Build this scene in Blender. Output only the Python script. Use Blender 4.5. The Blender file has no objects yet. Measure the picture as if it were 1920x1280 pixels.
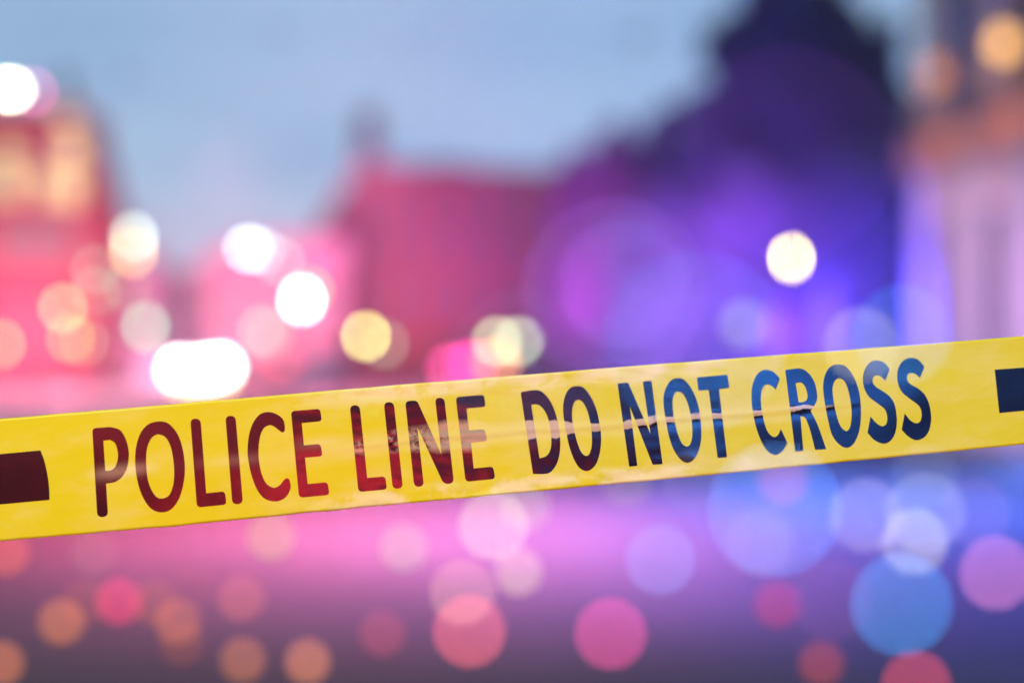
import bpy, bmesh, math, random
from mathutils import Vector, Matrix, noise
random.seed(7)
SC = bpy.context.scene
COL = SC.collection
# ------------------------------------------------------------------ camera, world, light
FP = 2667.0           # focal length in pixels of the 1920 px wide photograph
CX, CY, CZ = 960.0, 640.0, 1.5
BLUR = 98.0          # diameter of the blur disc at infinity, in the same pixels
def u(px, Y): return px/FP*Y   # pixels to metres at a distance
def at(px, py, Y):
    return Vector(((px-CX)/FP*Y, Y, CZ+(CY-py)/FP*Y))
cam_d = bpy.data.cameras.new('camera'); cam = bpy.data.objects.new('camera', cam_d); COL.objects.link(cam)
cam.location = (0, 0, CZ); cam.rotation_euler = (math.pi/2, 0, 0)
cam_d.sensor_width = 36; cam_d.lens = 50.0; cam_d.clip_end = 2000; cam_d.clip_start = .02
cam_d.dof.use_dof = True; cam_d.dof.focus_distance = 1.0
cam_d.dof.aperture_fstop = 50.0*50.0/1000.0/(BLUR/1920*36)*1.0/1.0*(1/1.0)
cam_d.dof.aperture_ratio = 1.0
SC.camera = cam
SC.cycles.use_denoising = True
SC.cycles.use_adaptive_sampling = False
SC.cycles.sample_clamp_indirect = 1.5
SC.cycles.max_bounces = 5
SC.cycles.transparent_max_bounces = 24
SC.cycles.caustics_reflective = False
SC.cycles.caustics_refractive = False
vs = SC.view_settings
vs.view_transform = 'Standard'; vs.look = 'None'; vs.gamma = 1; vs.exposure = 0; vs.use_curve_mapping = False

W = bpy.data.worlds.new('World'); SC.world = W; W.use_nodes = True
nt = W.node_tree; nt.nodes.clear()
def N(t, kind, **kw):
    n = t.nodes.new(kind)
    for k, v in kw.items():
        if k in n.inputs: n.inputs[k].default_value = v
        else: setattr(n, k, v)
    return n
SUN_EL, SUN_AZ = math.radians(6), math.radians(200)
sky = N(nt, 'ShaderNodeTexSky', sky_type='NISHITA', sun_disc=False, sun_elevation=SUN_EL, sun_rotation=SUN_AZ)
sky.air_density = 1.0; sky.dust_density = 1.2; sky.ozone_density = 3.0
tc = N(nt, 'ShaderNodeTexCoord')
mp = N(nt, 'ShaderNodeMapping'); mp.inputs['Scale'].default_value = (1.2, 1.2, 5)
ns = N(nt, 'ShaderNodeTexNoise'); ns.inputs['Scale'].default_value = 3.2; ns.inputs['Detail'].default_value = 4; ns.inputs['Roughness'].default_value = .5
cr = N(nt, 'ShaderNodeValToRGB')
cr.color_ramp.elements[0].position = .35; cr.color_ramp.elements[1].position = .68
cr.color_ramp.elements[0].color = (2.4, 3.75, 5.75, 1); cr.color_ramp.elements[1].color = (3.3, 4.65, 6.5, 1)   # thin evening cloud
mx = N(nt, 'ShaderNodeMix', data_type='RGBA'); mx.inputs[0].default_value = .82
bg = N(nt, 'ShaderNodeBackground'); bg.inputs['Strength'].default_value = .143
wo = N(nt, 'ShaderNodeOutputWorld')
L = nt.links.new
L(tc.outputs['Generated'], mp.inputs[0]); L(mp.outputs[0], ns.inputs['Vector']); L(ns.outputs[0], cr.inputs[0])
L(sky.outputs[0], mx.inputs[6]); L(cr.outputs[0], mx.inputs[7]); sz = N(nt, 'ShaderNodeSeparateXYZ'); L(tc.outputs['Generated'], sz.inputs[0])
hz = N(nt, 'ShaderNodeMapRange', interpolation_type='SMOOTHSTEP'); hz.inputs['From Min'].default_value = .015; hz.inputs['From Max'].default_value = .135; hz.inputs['To Min'].default_value = .75; hz.inputs['To Max'].default_value = 0
L(sz.outputs[2], hz.inputs['Value'])
mh = N(nt, 'ShaderNodeMix', data_type='RGBA'); L(hz.outputs[0], mh.inputs[0]); L(mx.outputs[2], mh.inputs[6]); mh.inputs[7].default_value = (4.9, 4.0, 5.4, 1)
L(mh.outputs[2], bg.inputs[0]); L(bg.outputs[0], wo.inputs[0])

def lamp(name, kind, loc, power, color, size=.3, target=None, spot=None):
    d = bpy.data.lights.new(name, kind); d.energy = power; d.color = color
    if kind == 'AREA': d.shape = 'DISK'; d.size = size
    elif kind == 'SUN': d.angle = size
    else: d.shadow_soft_size = size
    if kind == 'SPOT': d.spot_size = math.radians(spot or 90); d.spot_blend = 1.0
    o = bpy.data.objects.new(name, d); COL.objects.link(o); o.location = loc
    if target is not None:
        o.rotation_euler = (Vector(target)-Vector(loc)).to_track_quat('-Z', 'Y').to_euler()
    return o
sd = Vector((math.sin(SUN_AZ)*math.cos(SUN_EL), math.cos(SUN_AZ)*math.cos(SUN_EL), math.sin(SUN_EL)))
lamp('sun', 'SUN', sd*30, .12, (1, .82, .66), math.radians(8), (0, 0, 0))
# an added, unseen key light and the red and blue beacons of the patrol cars on the camera's side of the tape
lamp('tape_key_light', 'AREA', (-1.6, -2.2, 4.3), 163, (1, .94, .85), 1.0, (0, 1, 1.43))
lamp('red_beacon_light', 'POINT', (-.22, -3.0, .80), 300, (1, .03, .045), .34)
lamp('red_beacon_light', 'POINT', (-.95, -3.0, 1.34), 75, (1, .03, .045), .17)
lamp('blue_beacon_light', 'POINT', (1.34, -3.0, 1.56), 290, (.03, .24, 1), .30)
lamp('blue_beacon_light', 'POINT', (.80, -3.0, 1.72), 3, (.06, .22, 1), .30)
# unseen coloured spots added to tint the buildings, trees and road beyond
def blamp(px, py, Y, p, c, s=.5): return lamp('tint_light', 'POINT', at(px, py, Y), p, c, s)
def fspot(px, py, Y, tx, ty, tY, p, c, cone=110): return lamp('tint_spot', 'SPOT', at(px, py, Y), p, c, .6, at(tx, ty, tY), cone)
fspot(20, 650, 37.4, 20, 610, 40, 1100, (1, .50, .75), 130)
fspot(200, 690, 33, 200, 660, 45, 5000, (1, .50, .72), 120)
fspot(120, 430, 27, 60, 300, 40, 1100, (1, .04, .10), 80)
fspot(330, 640, 45, 300, 580, 56, 6500, (1, .36, .75), 110)
fspot(560, 650, 49, 560, 620, 60, 4200, (1, .44, .44), 100)
fspot(800, 600, 46, 800, 440, 60, 2200, (1, .10, .03), 110)
fspot(1010, 610, 44, 1000, 460, 60, 4200, (.52, .11, .58), 110)
fspot(1110, 600, 28.5, 1120, 440, 37, 42000, (.70, .01, 1), 60)
fspot(1330, 600, 37.5, 1400, 380, 48, 50000, (.28, .01, 1), 70)
fspot(1250, 620, 19, 1240, 580, 29, 42000, (.30, .09, .9), 62)
fspot(1450, 620, 19, 1440, 590, 29, 33000, (.18, .04, .9), 58)
fspot(1550, 620, 19, 1590, 600, 27, 33000, (.06, .035, 1), 56)
fspot(1330, 440, 21, 1300, 310, 31, 15000, (.26, .03, 1), 60)
fspot(1580, 470, 20, 1600, 290, 29, 6500, (.12, .02, 1), 56)
fspot(1460, 640, 14.0, 1835, 600, 18.5, 3300, (.66, .34, 1), 44)
fspot(1560, 640, 15.5, 1745, 430, 21, 360, (1, .50, .40), 36)
def pool(px, Y, z, p, c, cone=84):
    x = (px-CX)/FP*Y; return lamp('tint_spot', 'SPOT', (x, Y+.5, z), p, c, .5, (x, Y+.1, 0), cone)
pool(40, 12.3, 5.0, 1500, (1, .01, .12), 70)
pool(380, 12.5, 5.5, 3300, (1, .05, .27))
pool(740, 11.8, 5.5, 9000, (1, .17, .44), 76)
pool(720, 9.7, 5.5, 3600, (.8, .20, .60), 74)
pool(1070, 12.2, 5.5, 5500, (.28, .24, .80), 74)
pool(1450, 13.2, 5.5, 6500, (.05, .10, 1), 74)
pool(1850, 13.6, 5.5, 13500, (.08, .19, 1), 76)
pool(1480, 10.3, 5.5, 3600, (.06, .10, 1), 76)
pool(1850, 9.4, 5.5, 3200, (.02, .02, 1), 80)
pool(500, 9.3, 5.5, 700, (1, .05, .20), 80)
pool(1040, 10.0, 5.5, 3300, (.55, .24, .8), 76)
pool(120, 33, 7.0, 16000, (1, .34, .60), 90)
pool(420, 35, 7.0, 18000, (1, .22, .46), 90)
pool(700, 37, 7.0, 26000, (1, .22, .50), 90)

# ------------------------------------------------------------------ materials
MAT = {}
def mat(name, col, rough=.7, spec=.3, scale=6.0, vary=.25, bump=.0, metallic=0, coat=0):
    m = bpy.data.materials.new(name); m.use_nodes = True; t = m.node_tree
    b = t.nodes['Principled BSDF']
    b.inputs['Roughness'].default_value = rough; b.inputs['Specular IOR Level'].default_value = spec
    b.inputs['Metallic'].default_value = metallic; b.inputs['Coat Weight'].default_value = coat
    c = N(t, 'ShaderNodeTexCoord'); n = N(t, 'ShaderNodeTexNoise'); n.inputs['Scale'].default_value = scale; n.inputs['Detail'].default_value = 5
    r = N(t, 'ShaderNodeValToRGB')
    r.color_ramp.elements[0].position = .3; r.color_ramp.elements[1].position = .7
    r.color_ramp.elements[0].color = (*[x*(1-vary) for x in col], 1); r.color_ramp.elements[1].color = (*[min(1, x*(1+vary)) for x in col], 1)
    k = t.links.new
    k(c.outputs['Object'], n.inputs['Vector']); k(n.outputs[0], r.inputs[0]); k(r.outputs[0], b.inputs['Base Color'])
    if bump:
        bp = N(t, 'ShaderNodeBump'); bp.inputs['Strength'].default_value = bump; k(n.outputs[0], bp.inputs['Height']); k(bp.outputs[0], b.inputs['Normal'])
    MAT[name] = m; return m
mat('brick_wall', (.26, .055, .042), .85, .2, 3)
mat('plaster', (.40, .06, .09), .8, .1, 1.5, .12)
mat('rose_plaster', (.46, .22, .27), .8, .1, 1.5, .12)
mat('pale_plaster', (.62, .57, .52), .8, .2, 1.5, .12)
mat('warm_plaster', (.62, .45, .36), .8, .2, 1.5, .12)
mat('stone', (.42, .36, .30), .75, .3, 2.5, .18)
mat('tan_stone', (.50, .25, .12), .75, .2, 2.5, .18)
mat('dark_stone', (.10, .085, .075), .8, .2, 2.5, .2)
mat('roof_slate', (.055, .05, .05), .7, .3, 4)
mat('dark_trim', (.17, .045, .055), .7, .2, 4, .1)
mat('trim', (.55, .50, .45), .6, .3, 4, .1)
mat('bark', (.06, .045, .035), .9, .1, 12, .3, .5)
mat('leaf', (.035, .042, .03), .6, .2, 3, .35)
mat('dark_leaf', (.014, .018, .016), .7, .15, 3, .35)
mat('hill_grass', (.035, .035, .03), .9, .1, .5, .3)
mat('pole_metal', (.06, .06, .065), .5, .5, 8, .15, metallic=.3)
mat('tyre', (.02, .02, .02), .8, .2, 10)
mat('glass', (.02, .025, .035), .45, .6, 1, .05)
mat('car_white', (.62, .62, .64), .6, .25, 1, .03)
mat('car_silver', (.35, .36, .38), .6, .25, 1, .03)
mat('car_dark', (.04, .045, .07), .6, .25, 1, .03)
mat('bird_feather', (.03, .03, .035), .8, .1, 30)
mat('black_plastic', (.025, .025, .028), .5, .4, 20, .1)

def asphalt():
    m = bpy.data.materials.new('asphalt'); m.use_nodes = True; t = m.node_tree; b = t.nodes['Principled BSDF']; k = t.links.new
    c = N(t, 'ShaderNodeTexCoord')
    n1 = N(t, 'ShaderNodeTexNoise'); n1.inputs['Scale'].default_value = .35; n1.inputs['Detail'].default_value = 4
    n2 = N(t, 'ShaderNodeTexNoise'); n2.inputs['Scale'].default_value = 60; n2.inputs['Detail'].default_value = 3
    r = N(t, 'ShaderNodeValToRGB'); r.color_ramp.elements[0].position = .35; r.color_ramp.elements[1].position = .65
    r.color_ramp.elements[0].color = (.058, .051, .049, 1); r.color_ramp.elements[1].color = (.085, .075, .071, 1)
    q = N(t, 'ShaderNodeMapRange'); q.inputs['To Min'].default_value = .6; q.inputs['To Max'].default_value = .85
    bp = N(t, 'ShaderNodeBump'); bp.inputs['Strength'].default_value = .3; bp.inputs['Distance'].default_value = .01
    k(c.outputs['Object'], n1.inputs['Vector']); k(c.outputs['Object'], n2.inputs['Vector'])
    k(n1.outputs[0], r.inputs[0]); k(r.outputs[0], b.inputs['Base Color']); k(n1.outputs[0], q.inputs['Value']); k(q.outputs[0], b.inputs['Roughness'])
    k(n2.outputs[0], bp.inputs['Height']); k(bp.outputs[0], b.inputs['Normal'])
    b.inputs['Specular IOR Level'].default_value = .12
    MAT['asphalt'] = m
asphalt()
mat('pavement', (.22, .20, .19), .8, .2, 2, .15)
mat('road_paint', (.62, .62, .58), .6, .3, 8, .2)
mat('grass_verge', (.05, .06, .03), .9, .1, 4, .3)

def glow(name, col, strength, add=False, rim=0.0):
    m = bpy.data.materials.new(name); m.use_nodes = True; t = m.node_tree; t.nodes.clear(); k = t.links.new
    e = N(t, 'ShaderNodeEmission'); e.inputs['Color'].default_value = (*col, 1); e.inputs['Strength'].default_value = strength
    o = N(t, 'ShaderNodeOutputMaterial'); out = e.outputs[0]
    if rim:
        lw = N(t, 'ShaderNodeLayerWeight'); lw.inputs['Blend'].default_value = .5
        ma = N(t, 'ShaderNodeMath', operation='MULTIPLY_ADD'); ma.inputs[1].default_value = rim*strength; ma.inputs[2].default_value = strength*(1-rim*.35)
        k(lw.outputs['Facing'], ma.inputs[0]); k(ma.outputs[0], e.inputs['Strength'])
    if add:
        tr = N(t, 'ShaderNodeBsdfTransparent'); a = N(t, 'ShaderNodeAddShader'); k(out, a.inputs[0]); k(tr.outputs[0], a.inputs[1]); out = a.outputs[0]
    k(out, o.inputs['Surface'])
    m.cycles.emission_sampling = 'NONE'
    return m

# ------------------------------------------------------------------ mesh helpers
class MB:
    def __init__(s): s.v = []; s.f = []
    def box(s, x0, x1, y0, y1, z0, z1):
        b = len(s.v)
        s.v += [(x0,y0,z0),(x1,y0,z0),(x1,y1,z0),(x0,y1,z0),(x0,y0,z1),(x1,y0,z1),(x1,y1,z1),(x0,y1,z1)]
        s.f += [tuple(b+i for i in q) for q in ((0,3,2,1),(4,5,6,7),(0,1,5,4),(1,2,6,5),(2,3,7,6),(3,0,4,7))]
        return s
    def prism(s, pts, d):           # polygon (list of Vector) pushed by vector d
        b = len(s.v); n = len(pts); d = Vector(d)
        s.v += [tuple(p) for p in pts]+[tuple(Vector(p)+d) for p in pts]
        s.f += [tuple(range(b, b+n)), tuple(range(b+2*n-1, b+n-1, -1))]
        for i in range(n):
            j = (i+1) % n; s.f.append((b+i, b+n+i, b+n+j, b+j))
        return s
    def tube(s, pts, rads, n=10, cap=True):
        b = len(s.v); pts = [Vector(p) for p in pts]
        for i, (p, r) in enumerate(zip(pts, rads)):
            d = (pts[min(i+1, len(pts)-1)]-pts[max(i-1, 0)]).normalized()
            a = d.cross(Vector((0, 0, 1)) if abs(d.z) < .9 else Vector((1, 0, 0))).normalized(); c = d.cross(a)
            for k in range(n):
                t = 2*math.pi*k/n; s.v.append(tuple(p+a*math.cos(t)*r+c*math.sin(t)*r))
        for i in range(len(pts)-1):
            for k in range(n):
                j = (k+1) % n; s.f.append((b+i*n+k, b+i*n+j, b+(i+1)*n+j, b+(i+1)*n+k))
        if cap:
            s.f.append(tuple(b+k for k in range(n))[::-1]); e = b+(len(pts)-1)*n; s.f.append(tuple(e+k for k in range(n)))
        return s
    def lathe(s, prof, n=24, sy=1.0):   # prof: (r, z)
        b = len(s.v)
        for r, z in prof:
            for k in range(n):
                t = 2*math.pi*k/n; s.v.append((math.cos(t)*r, math.sin(t)*r*sy, z))
        for i in range(len(prof)-1):
            for k in range(n):
                j = (k+1) % n; s.f.append((b+i*n+k, b+i*n+j, b+(i+1)*n+j, b+(i+1)*n+k))
        return s
    def ball(s, c, rx, ry, rz, n=20, m=12):
        b = len(s.v); c = Vector(c)
        for i in range(1, m):
            a = math.pi*i/m
            for k in range(n):
                t = 2*math.pi*k/n; s.v.append((c.x+rx*math.sin(a)*math.cos(t), c.y+ry*math.sin(a)*math.sin(t), c.z+rz*math.cos(a)))
        s.v += [(c.x, c.y, c.z+rz), (c.x, c.y, c.z-rz)]; T = b+(m-1)*n
        for i in range(m-2):
            for k in range(n):
                j = (k+1) % n; s.f.append((b+i*n+k, b+(i+1)*n+k, b+(i+1)*n+j, b+i*n+j))
        for k in range(n):
            j = (k+1) % n; s.f.append((T, b+k, b+j)); s.f.append((T+1, b+(m-2)*n+j, b+(m-2)*n+k))
        return s
    def build(s, name, m, parent=None, smooth=False):
        me = bpy.data.meshes.new(name); me.from_pydata(s.v, [], s.f); me.validate()
        if smooth: me.polygons.foreach_set('use_smooth', [True]*len(me.polygons))
        me.materials.append(MAT[m] if isinstance(m, str) else m)
        o = bpy.data.objects.new(name, me); COL.objects.link(o)
        if parent: o.parent = parent
        return o
def thing(name, label, cat, loc=(0, 0, 0), rz=0, group=None):
    o = bpy.data.objects.new(name, None); COL.objects.link(o); o.location = loc; o.rotation_euler = (0, 0, rz)
    tag(o, label, cat, group); return o
def tag(o, label, cat, group=None):
    o['label'] = label; o['category'] = cat
    if group: o['group'] = group
    return o
def struct(o): o['kind'] = 'structure'; return o

# ------------------------------------------------------------------ the setting
struct(MB().box(-600, 600, -300, 1200, -.5, -.004).build('ground', 'grass_verge'))
g = MB(); g.v = [(-9.6, -60, 0), (5.4, -60, 0), (5.4, 400, 0), (-9.6, 400, 0)]; g.f = [(0, 1, 2, 3)]
struct(g.build('road', 'asphalt'))
struct(MB().box(5.4, 16, -60, 200, -.05, .12).build('pavement', 'pavement'))
struct(MB().box(-22, -9.6, -60, 200, -.05, .12).build('pavement', 'pavement'))
g = MB()
for i in range(3, 30):
    y = i*7.0; b = len(g.v); g.v += [(-2.17, y, .004), (-2.03, y, .004), (-2.03, y+3, .004), (-2.17, y+3, .004)]; g.f.append((b, b+1, b+2, b+3))
struct(g.build('lane_marking', 'road_paint'))
# hill behind the trees
def hill_line(px):
    T = [(0, 660), (1000, 650), (1040, 420), (1100, 325), (1200, 270), (1300, 230), (1400, 200), (1700, 195), (2400, 195)]
    for (a, b_), (c, d) in zip(T, T[1:]):
        if a <= px <= c: return b_+(d-b_)*(px-a)/(c-a)
g = MB(); nx = 40; rows = 10
for j in range(rows+1):
    for i in range(nx+1):
        px = 900+i*(1400/nx); Y = 40+j*4
        top = hill_line(px)
        h = max(0, (CY-top)/FP*52+CZ)*math.sin(min(1, j/3)*math.pi/2)+noise.noise(Vector((px/90, j, 0)))*.5*(j > 0)
        g.v.append(((px-CX)/FP*Y, Y, h if j else -.4))
for j in range(rows):
    for i in range(nx):
        a = j*(nx+1)+i; g.f.append((a, a+1, a+nx+2, a+nx+1))
struct(g.build('hill', 'hill_grass', smooth=True))

# ------------------------------------------------------------------ buildings
PANE_DARK = MAT['glass']
PANE_LIT = glow('lit_window_glass', (1, .70, .26), 1.7); PANE_LIT.cycles.emission_sampling = 'AUTO'
def window(parent, x, z, w, h, y, lit=None, trim='trim'):
    """frame with a pane and a glazing bar on a wall that faces the camera"""
    f = MB(); t = .07
    for a in ((x-w/2-t, x-w/2, z-h/2, z+h/2), (x+w/2, x+w/2+t, z-h/2, z+h/2), (x-w/2-t, x+w/2+t, z+h/2, z+h/2+t), (x-w/2-t, x+w/2+t, z-h/2-t, z-h/2), (x-.02, x+.02, z-h/2, z+h/2)):
        f.box(a[0], a[1], y-.06, y+.02, a[2], a[3])
    fr = f.build('window', trim, parent)
    MB().box(x-w/2, x+w/2, y-.02, y+.01, z-h/2, z+h/2).build('pane', lit or PANE_DARK, fr)
def gable_roof(x0, x1, y0, y1, z0, z1, inset=0.0, ov=.3):
    """ridge along x; inset makes hips"""
    m = MB(); ym = (y0+y1)/2
    m.v = [(x0-ov, y0-ov, z0), (x1+ov, y0-ov, z0), (x1+ov, y1+ov, z0), (x0-ov, y1+ov, z0), (x0+inset, ym, z1), (x1-inset, ym, z1)]
    m.f = [(0, 1, 5, 4), (2, 3, 4, 5), (1, 2, 5), (3, 0, 4), (3, 2, 1, 0)]
    return m
def X(px, Y): return (px-CX)/FP*Y
def Z(py, Y): return CZ+(CY-py)/FP*Y

# left block with lit windows
Y = 40
b = thing('apartment_building', 'tall red-lit block at the left edge with rows of warm lit windows', 'building', (X(0, Y), Y, 0))
x0, x1 = X(-260, Y)-X(0, Y), X(142, Y)-X(0, Y); zt = Z(203, Y)
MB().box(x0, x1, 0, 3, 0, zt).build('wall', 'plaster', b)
MB().box(x0-.1, x1+.1, -.12, 3.1, zt, zt+.12).build('cornice', 'trim', b)
xa = X(185, Y)-X(0, Y)
g = MB(); g.prism([Vector((x1+.003, .4, 0)), Vector((xa+.12, .4, 0)), Vector((xa+.12, .4, Z(415, Y))), Vector((x1+.003, .4, Z(215, Y)))], (0, 2.4, 0)); g.build('stair_wing', 'plaster', b)
for (px, py, w, h, s) in ((15, 342, .55, .75, 1), (95, 350, .42, .7, 0), (132, 352, .45, .72, 0), (135, 285, .45, .6, 0), (20, 290, .5, .3, 2), (128, 232, .3, .3, 2),
                          (70, 455, .4, .5, 3), (118, 455, .35, .5, 3), (20, 455, .4, .5, 3), (175, 505, .01, .01, 9)):
    if s == 9: continue
    window(b, X(px, Y)-X(0, Y), Z(py, Y), w*1.15, h*1.15, -.012, PANE_LIT if s < 3 else None)
for i in range(3):
    window(b, x0+.7+i*1.5, Z(342, Y), .7, .9, -.012)
# small antenna box on the roof
MB().box(X(92, Y)-X(0, Y), X(104, Y)-X(0, Y), 1, 1.6, zt+.12, Z(120, Y)).build('chimney', 'roof_slate', b)

# house with a slope falling to the right (the notch of sky)
Y = 52
b = thing('house', 'small pink-lit house whose roof falls to the notch of sky behind the white lamps', 'house', (0, Y, 0))
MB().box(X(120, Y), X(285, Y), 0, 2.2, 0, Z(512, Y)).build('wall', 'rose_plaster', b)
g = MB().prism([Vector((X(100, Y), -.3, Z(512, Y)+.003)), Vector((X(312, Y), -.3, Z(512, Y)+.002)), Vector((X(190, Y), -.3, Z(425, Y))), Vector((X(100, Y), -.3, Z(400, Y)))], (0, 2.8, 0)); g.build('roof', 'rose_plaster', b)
for px in (150, 200, 250, 295): window(b, X(px, Y), Z(600, Y), .5, .7, -.012)
Y = 56
b = thing('house', 'low pink-lit house just left of the big gabled building, hipped roof', 'house', (0, Y, 0))
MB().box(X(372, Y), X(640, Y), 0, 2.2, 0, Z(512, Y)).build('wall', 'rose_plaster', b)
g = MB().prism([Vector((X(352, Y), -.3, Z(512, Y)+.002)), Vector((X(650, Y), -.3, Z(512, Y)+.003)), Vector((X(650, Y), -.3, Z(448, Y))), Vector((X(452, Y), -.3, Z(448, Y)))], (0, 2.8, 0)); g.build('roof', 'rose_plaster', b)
for px in (390, 440, 490, 540, 590): window(b, X(px, Y), Z(580, Y), .5, .8, -.012)

Y = 64
b = thing('house', 'far low house at the bottom of the notch of sky', 'house', (0, Y, 0))
MB().box(X(250, Y), X(470, Y), 0, 3, 0, Z(532, Y)).build('wall', 'rose_plaster', b)
gable_roof(X(250, Y), X(470, Y), 0, 3, Z(532, Y)+.003, Z(508, Y), .5, .2).build('roof', 'rose_plaster', b)
for px in (280, 320, 360, 400, 440): window(b, X(px, Y), Z(590, Y), .5, .8, -.012)

# big gabled building in the middle
Y = 60
b = thing('gabled_building', 'big dark red gabled building in the middle with a tall thin chimney', 'building', (0, Y, 0))
g = MB().prism([Vector((X(520, Y), 0, 0)), Vector((X(1130, Y), 0, 0)), Vector((X(1130, Y), 0, Z(335, Y))), Vector((X(668, Y), 0, Z(318, Y))), Vector((X(520, Y), 0, Z(530, Y)))], (0, 12, 0)); g.build('wall', 'brick_wall', b)
rf = MB().prism([Vector((X(660, Y), -.3, Z(318, Y)+.01)), Vector((X(1135, Y), -.3, Z(335, Y)+.01)), Vector((X(1135, Y), -.3, Z(322, Y))), Vector((X(660, Y), -.3, Z(306, Y)))], (0, 12.6, 0)).build('roof', 'roof_slate', b)
MB().box(X(660, Y), X(700, Y), 2, 3.0, Z(320, Y), Z(190, Y)).build('chimney', 'roof_slate', rf)
MB().box(X(815, Y), X(868, Y), 2, 3, Z(322, Y), Z(292, Y)).build('chimney', 'roof_slate', rf)
for py in (395, 470, 560):
    for px in range(680, 1110, 62): window(b, X(px, Y), Z(py, Y), .6, .95, -.012, None, 'dark_trim')

# right building: facade runs along the street, its corner at px 1708
Yc, Yn = 22.0, 9.0
xc = X(1712, Yc)
b = thing('columned_building', 'stone building at the right edge with uplit columns above an orange cornice', 'building', (xc, Yc, 0))
# local frame: +x points into the building, -y along the facade towards the camera
ang = math.atan2(X(1935, 18.4)-xc, Yc-18.4)      # the facade leans a little outwards
b.rotation_euler = (0, 0, ang)
Hc = Z(330, Yc); Ht = Hc+.75
MB().box(.05, 8, -12, 0, 0, Hc).build('wall', 'warm_plaster', b)
MB().box(-.14, 8.1, -12.1, .08, Hc, Hc+.48).build('cornice', 'tan_stone', b)
MB().box(-.1, 8, -12, .05, Hc+.483, Ht+.15).build('plinth', 'dark_stone', b)
MB().box(.34, 8, -12, -.35, Ht+.153, Ht+9).build('upper_wall', 'dark_stone', b)
for i in range(6):
    yy = -.35-i*2.1
    c = MB().lathe([(.2, 0), (.26, 0), (.26, .12), (.2, .18), (.17, .5), (.165, 3), (.15, 6.0), (.22, 6.1), (.24, 6.3), (0, 6.3)], 20).build('column', 'stone', b, True)
    c.location = (.12, yy, Ht+.153)
    MB().box(-.10, .048, -.62-i*1.55, -.3-i*1.55, 0, Hc-.003).build('pilaster', 'pale_plaster', b)
    f = MB().box(-.02, .047, -1.42-i*1.55, -.78-i*1.55, .7, Hc-.7).build('window', 'trim', b)
    MB().box(-.035, -.022, -1.36-i*1.55, -.84-i*1.55, .76, Hc-.76).build('pane', PANE_DARK, f)
for px, py, Yl, p, cc in ((1754, 138, 21.4, 40, (.22, .08, .025)), (1882, 82, 19.3, 55, (.6, .30, .07))):
    q = at(px, py, Yl)+Vector((-.32, -.12, 0))
    q = at(px, py, Yl-.15)
    la = MB().ball((0, 0, 0), u(38, Yl)/2, u(38, Yl)/2, u(46, Yl)/2).build('lantern', glow('lantern_glow', cc, BLUR**2/(38*46)), b, True)
    la.matrix_parent_inverse = Matrix.Rotation(-ang, 4, 'Z') @ Matrix.Translation(-b.location); la.location = q
    lamp('column_uplight', 'POINT', q+Vector((-.55, -.45, -.7)), p*.42, (1, .36, .12), .06)

# ------------------------------------------------------------------ trees
def tree(px, Y, py_top, wpx, label, dark=False, base_py=None, n=2600, cat='tree', shape='round', group='dark trees on the slope'):
    x = X(px, Y); H = Z(py_top, Y); R = wpx/FP*Y/2
    t = thing('broadleaf_tree' if shape == 'round' else 'conifer_tree', label, cat, (x, Y, 0), 0, group)
    tr = MB().tube([(0, 0, -.1), (.05, 0, H*.3), (-.04, .03, H*.6), (0, 0, H*.88)], [H*.03, H*.022, H*.014, H*.004], 8)
    rnd = random.Random(int(px*7+Y))
    for k in range(7):
        a = rnd.random()*6.28; z = H*(.25+.08*k)
        tr.tube([(0, 0, z), (math.cos(a)*R*.4, math.sin(a)*R*.4, z+H*.08), (math.cos(a)*R*.75, math.sin(a)*R*.75, z+H*.13)], [H*.01, H*.006, H*.002], 6)
    tr.build('trunk', 'bark', t, True)
    g = MB(); z0 = H*.06
    clumps = []; NC = 130 if dark else 80
    for k in range(NC):
        u = rnd.random()
        if shape == 'round': rr = R*math.sqrt(max(.05, math.sin(math.pi*(.10+.86*u))))*.86
        else: rr = R*(1-u)*.95+.1
        a = rnd.random()*6.28; q = rnd.random()**.6
        clumps.append((math.cos(a)*rr*q, math.sin(a)*rr*q, z0+(H-z0)*u, R*rnd.uniform(.22, .38)*(1.1-.3*u)))
    for k in range(n):
        cx, cy, cz, cr_ = clumps[rnd.randrange(NC)]
        d = Vector((rnd.gauss(0, 1), rnd.gauss(0, 1), rnd.gauss(0, .8))); d.normalize(); d *= cr_*rnd.random()**.4
        p = Vector((cx, cy, cz))+d; s = R*rnd.uniform(.11, .19)*(1.25 if dark else 1)
        u_ = Vector((rnd.gauss(0, 1), rnd.gauss(0, 1), rnd.gauss(0, 1))).normalized(); v_ = u_.orthogonal().normalized()
        bb = len(g.v); g.v += [tuple(p-u_*s), tuple(p+v_*s*.6), tuple(p+u_*s), tuple(p-v_*s*.6)]; g.f.append((bb, bb+1, bb+2, bb+3))
    c = g.build('crown', 'dark_leaf' if dark else 'leaf', t)
    c['kind'] = 'stuff'
    return t
tree(1482, 29, -190, 335, 'tallest dark tree, its top cut by the upper edge, right of centre', True, n=17000)
tree(1605, 31, 70, 190, 'dark tree leaning against the right side of the tallest tree', True, n=6000)
tree(1668, 29, 50, 150, 'narrow dark conifer between the tallest tree and the columned building', True, n=4500, shape='cone')
tree(1340, 30.5, 168, 190, 'dark tree at the left foot of the tallest tree', n=5000)
tree(1245, 33, 212, 190, 'second tree left of the tallest tree, lower than its neighbour', n=5000)
tree(1165, 35, 250, 170, 'middle tree of the sloping tree line, purple in the lights', n=4500)
tree(1090, 37, 292, 150, 'lowest and leftmost tree of the line, beside the big gabled building', n=4500)
tree(1420, 26, 330, 260, 'low bushy tree glowing violet in front of the tallest tree', n=6000)
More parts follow.
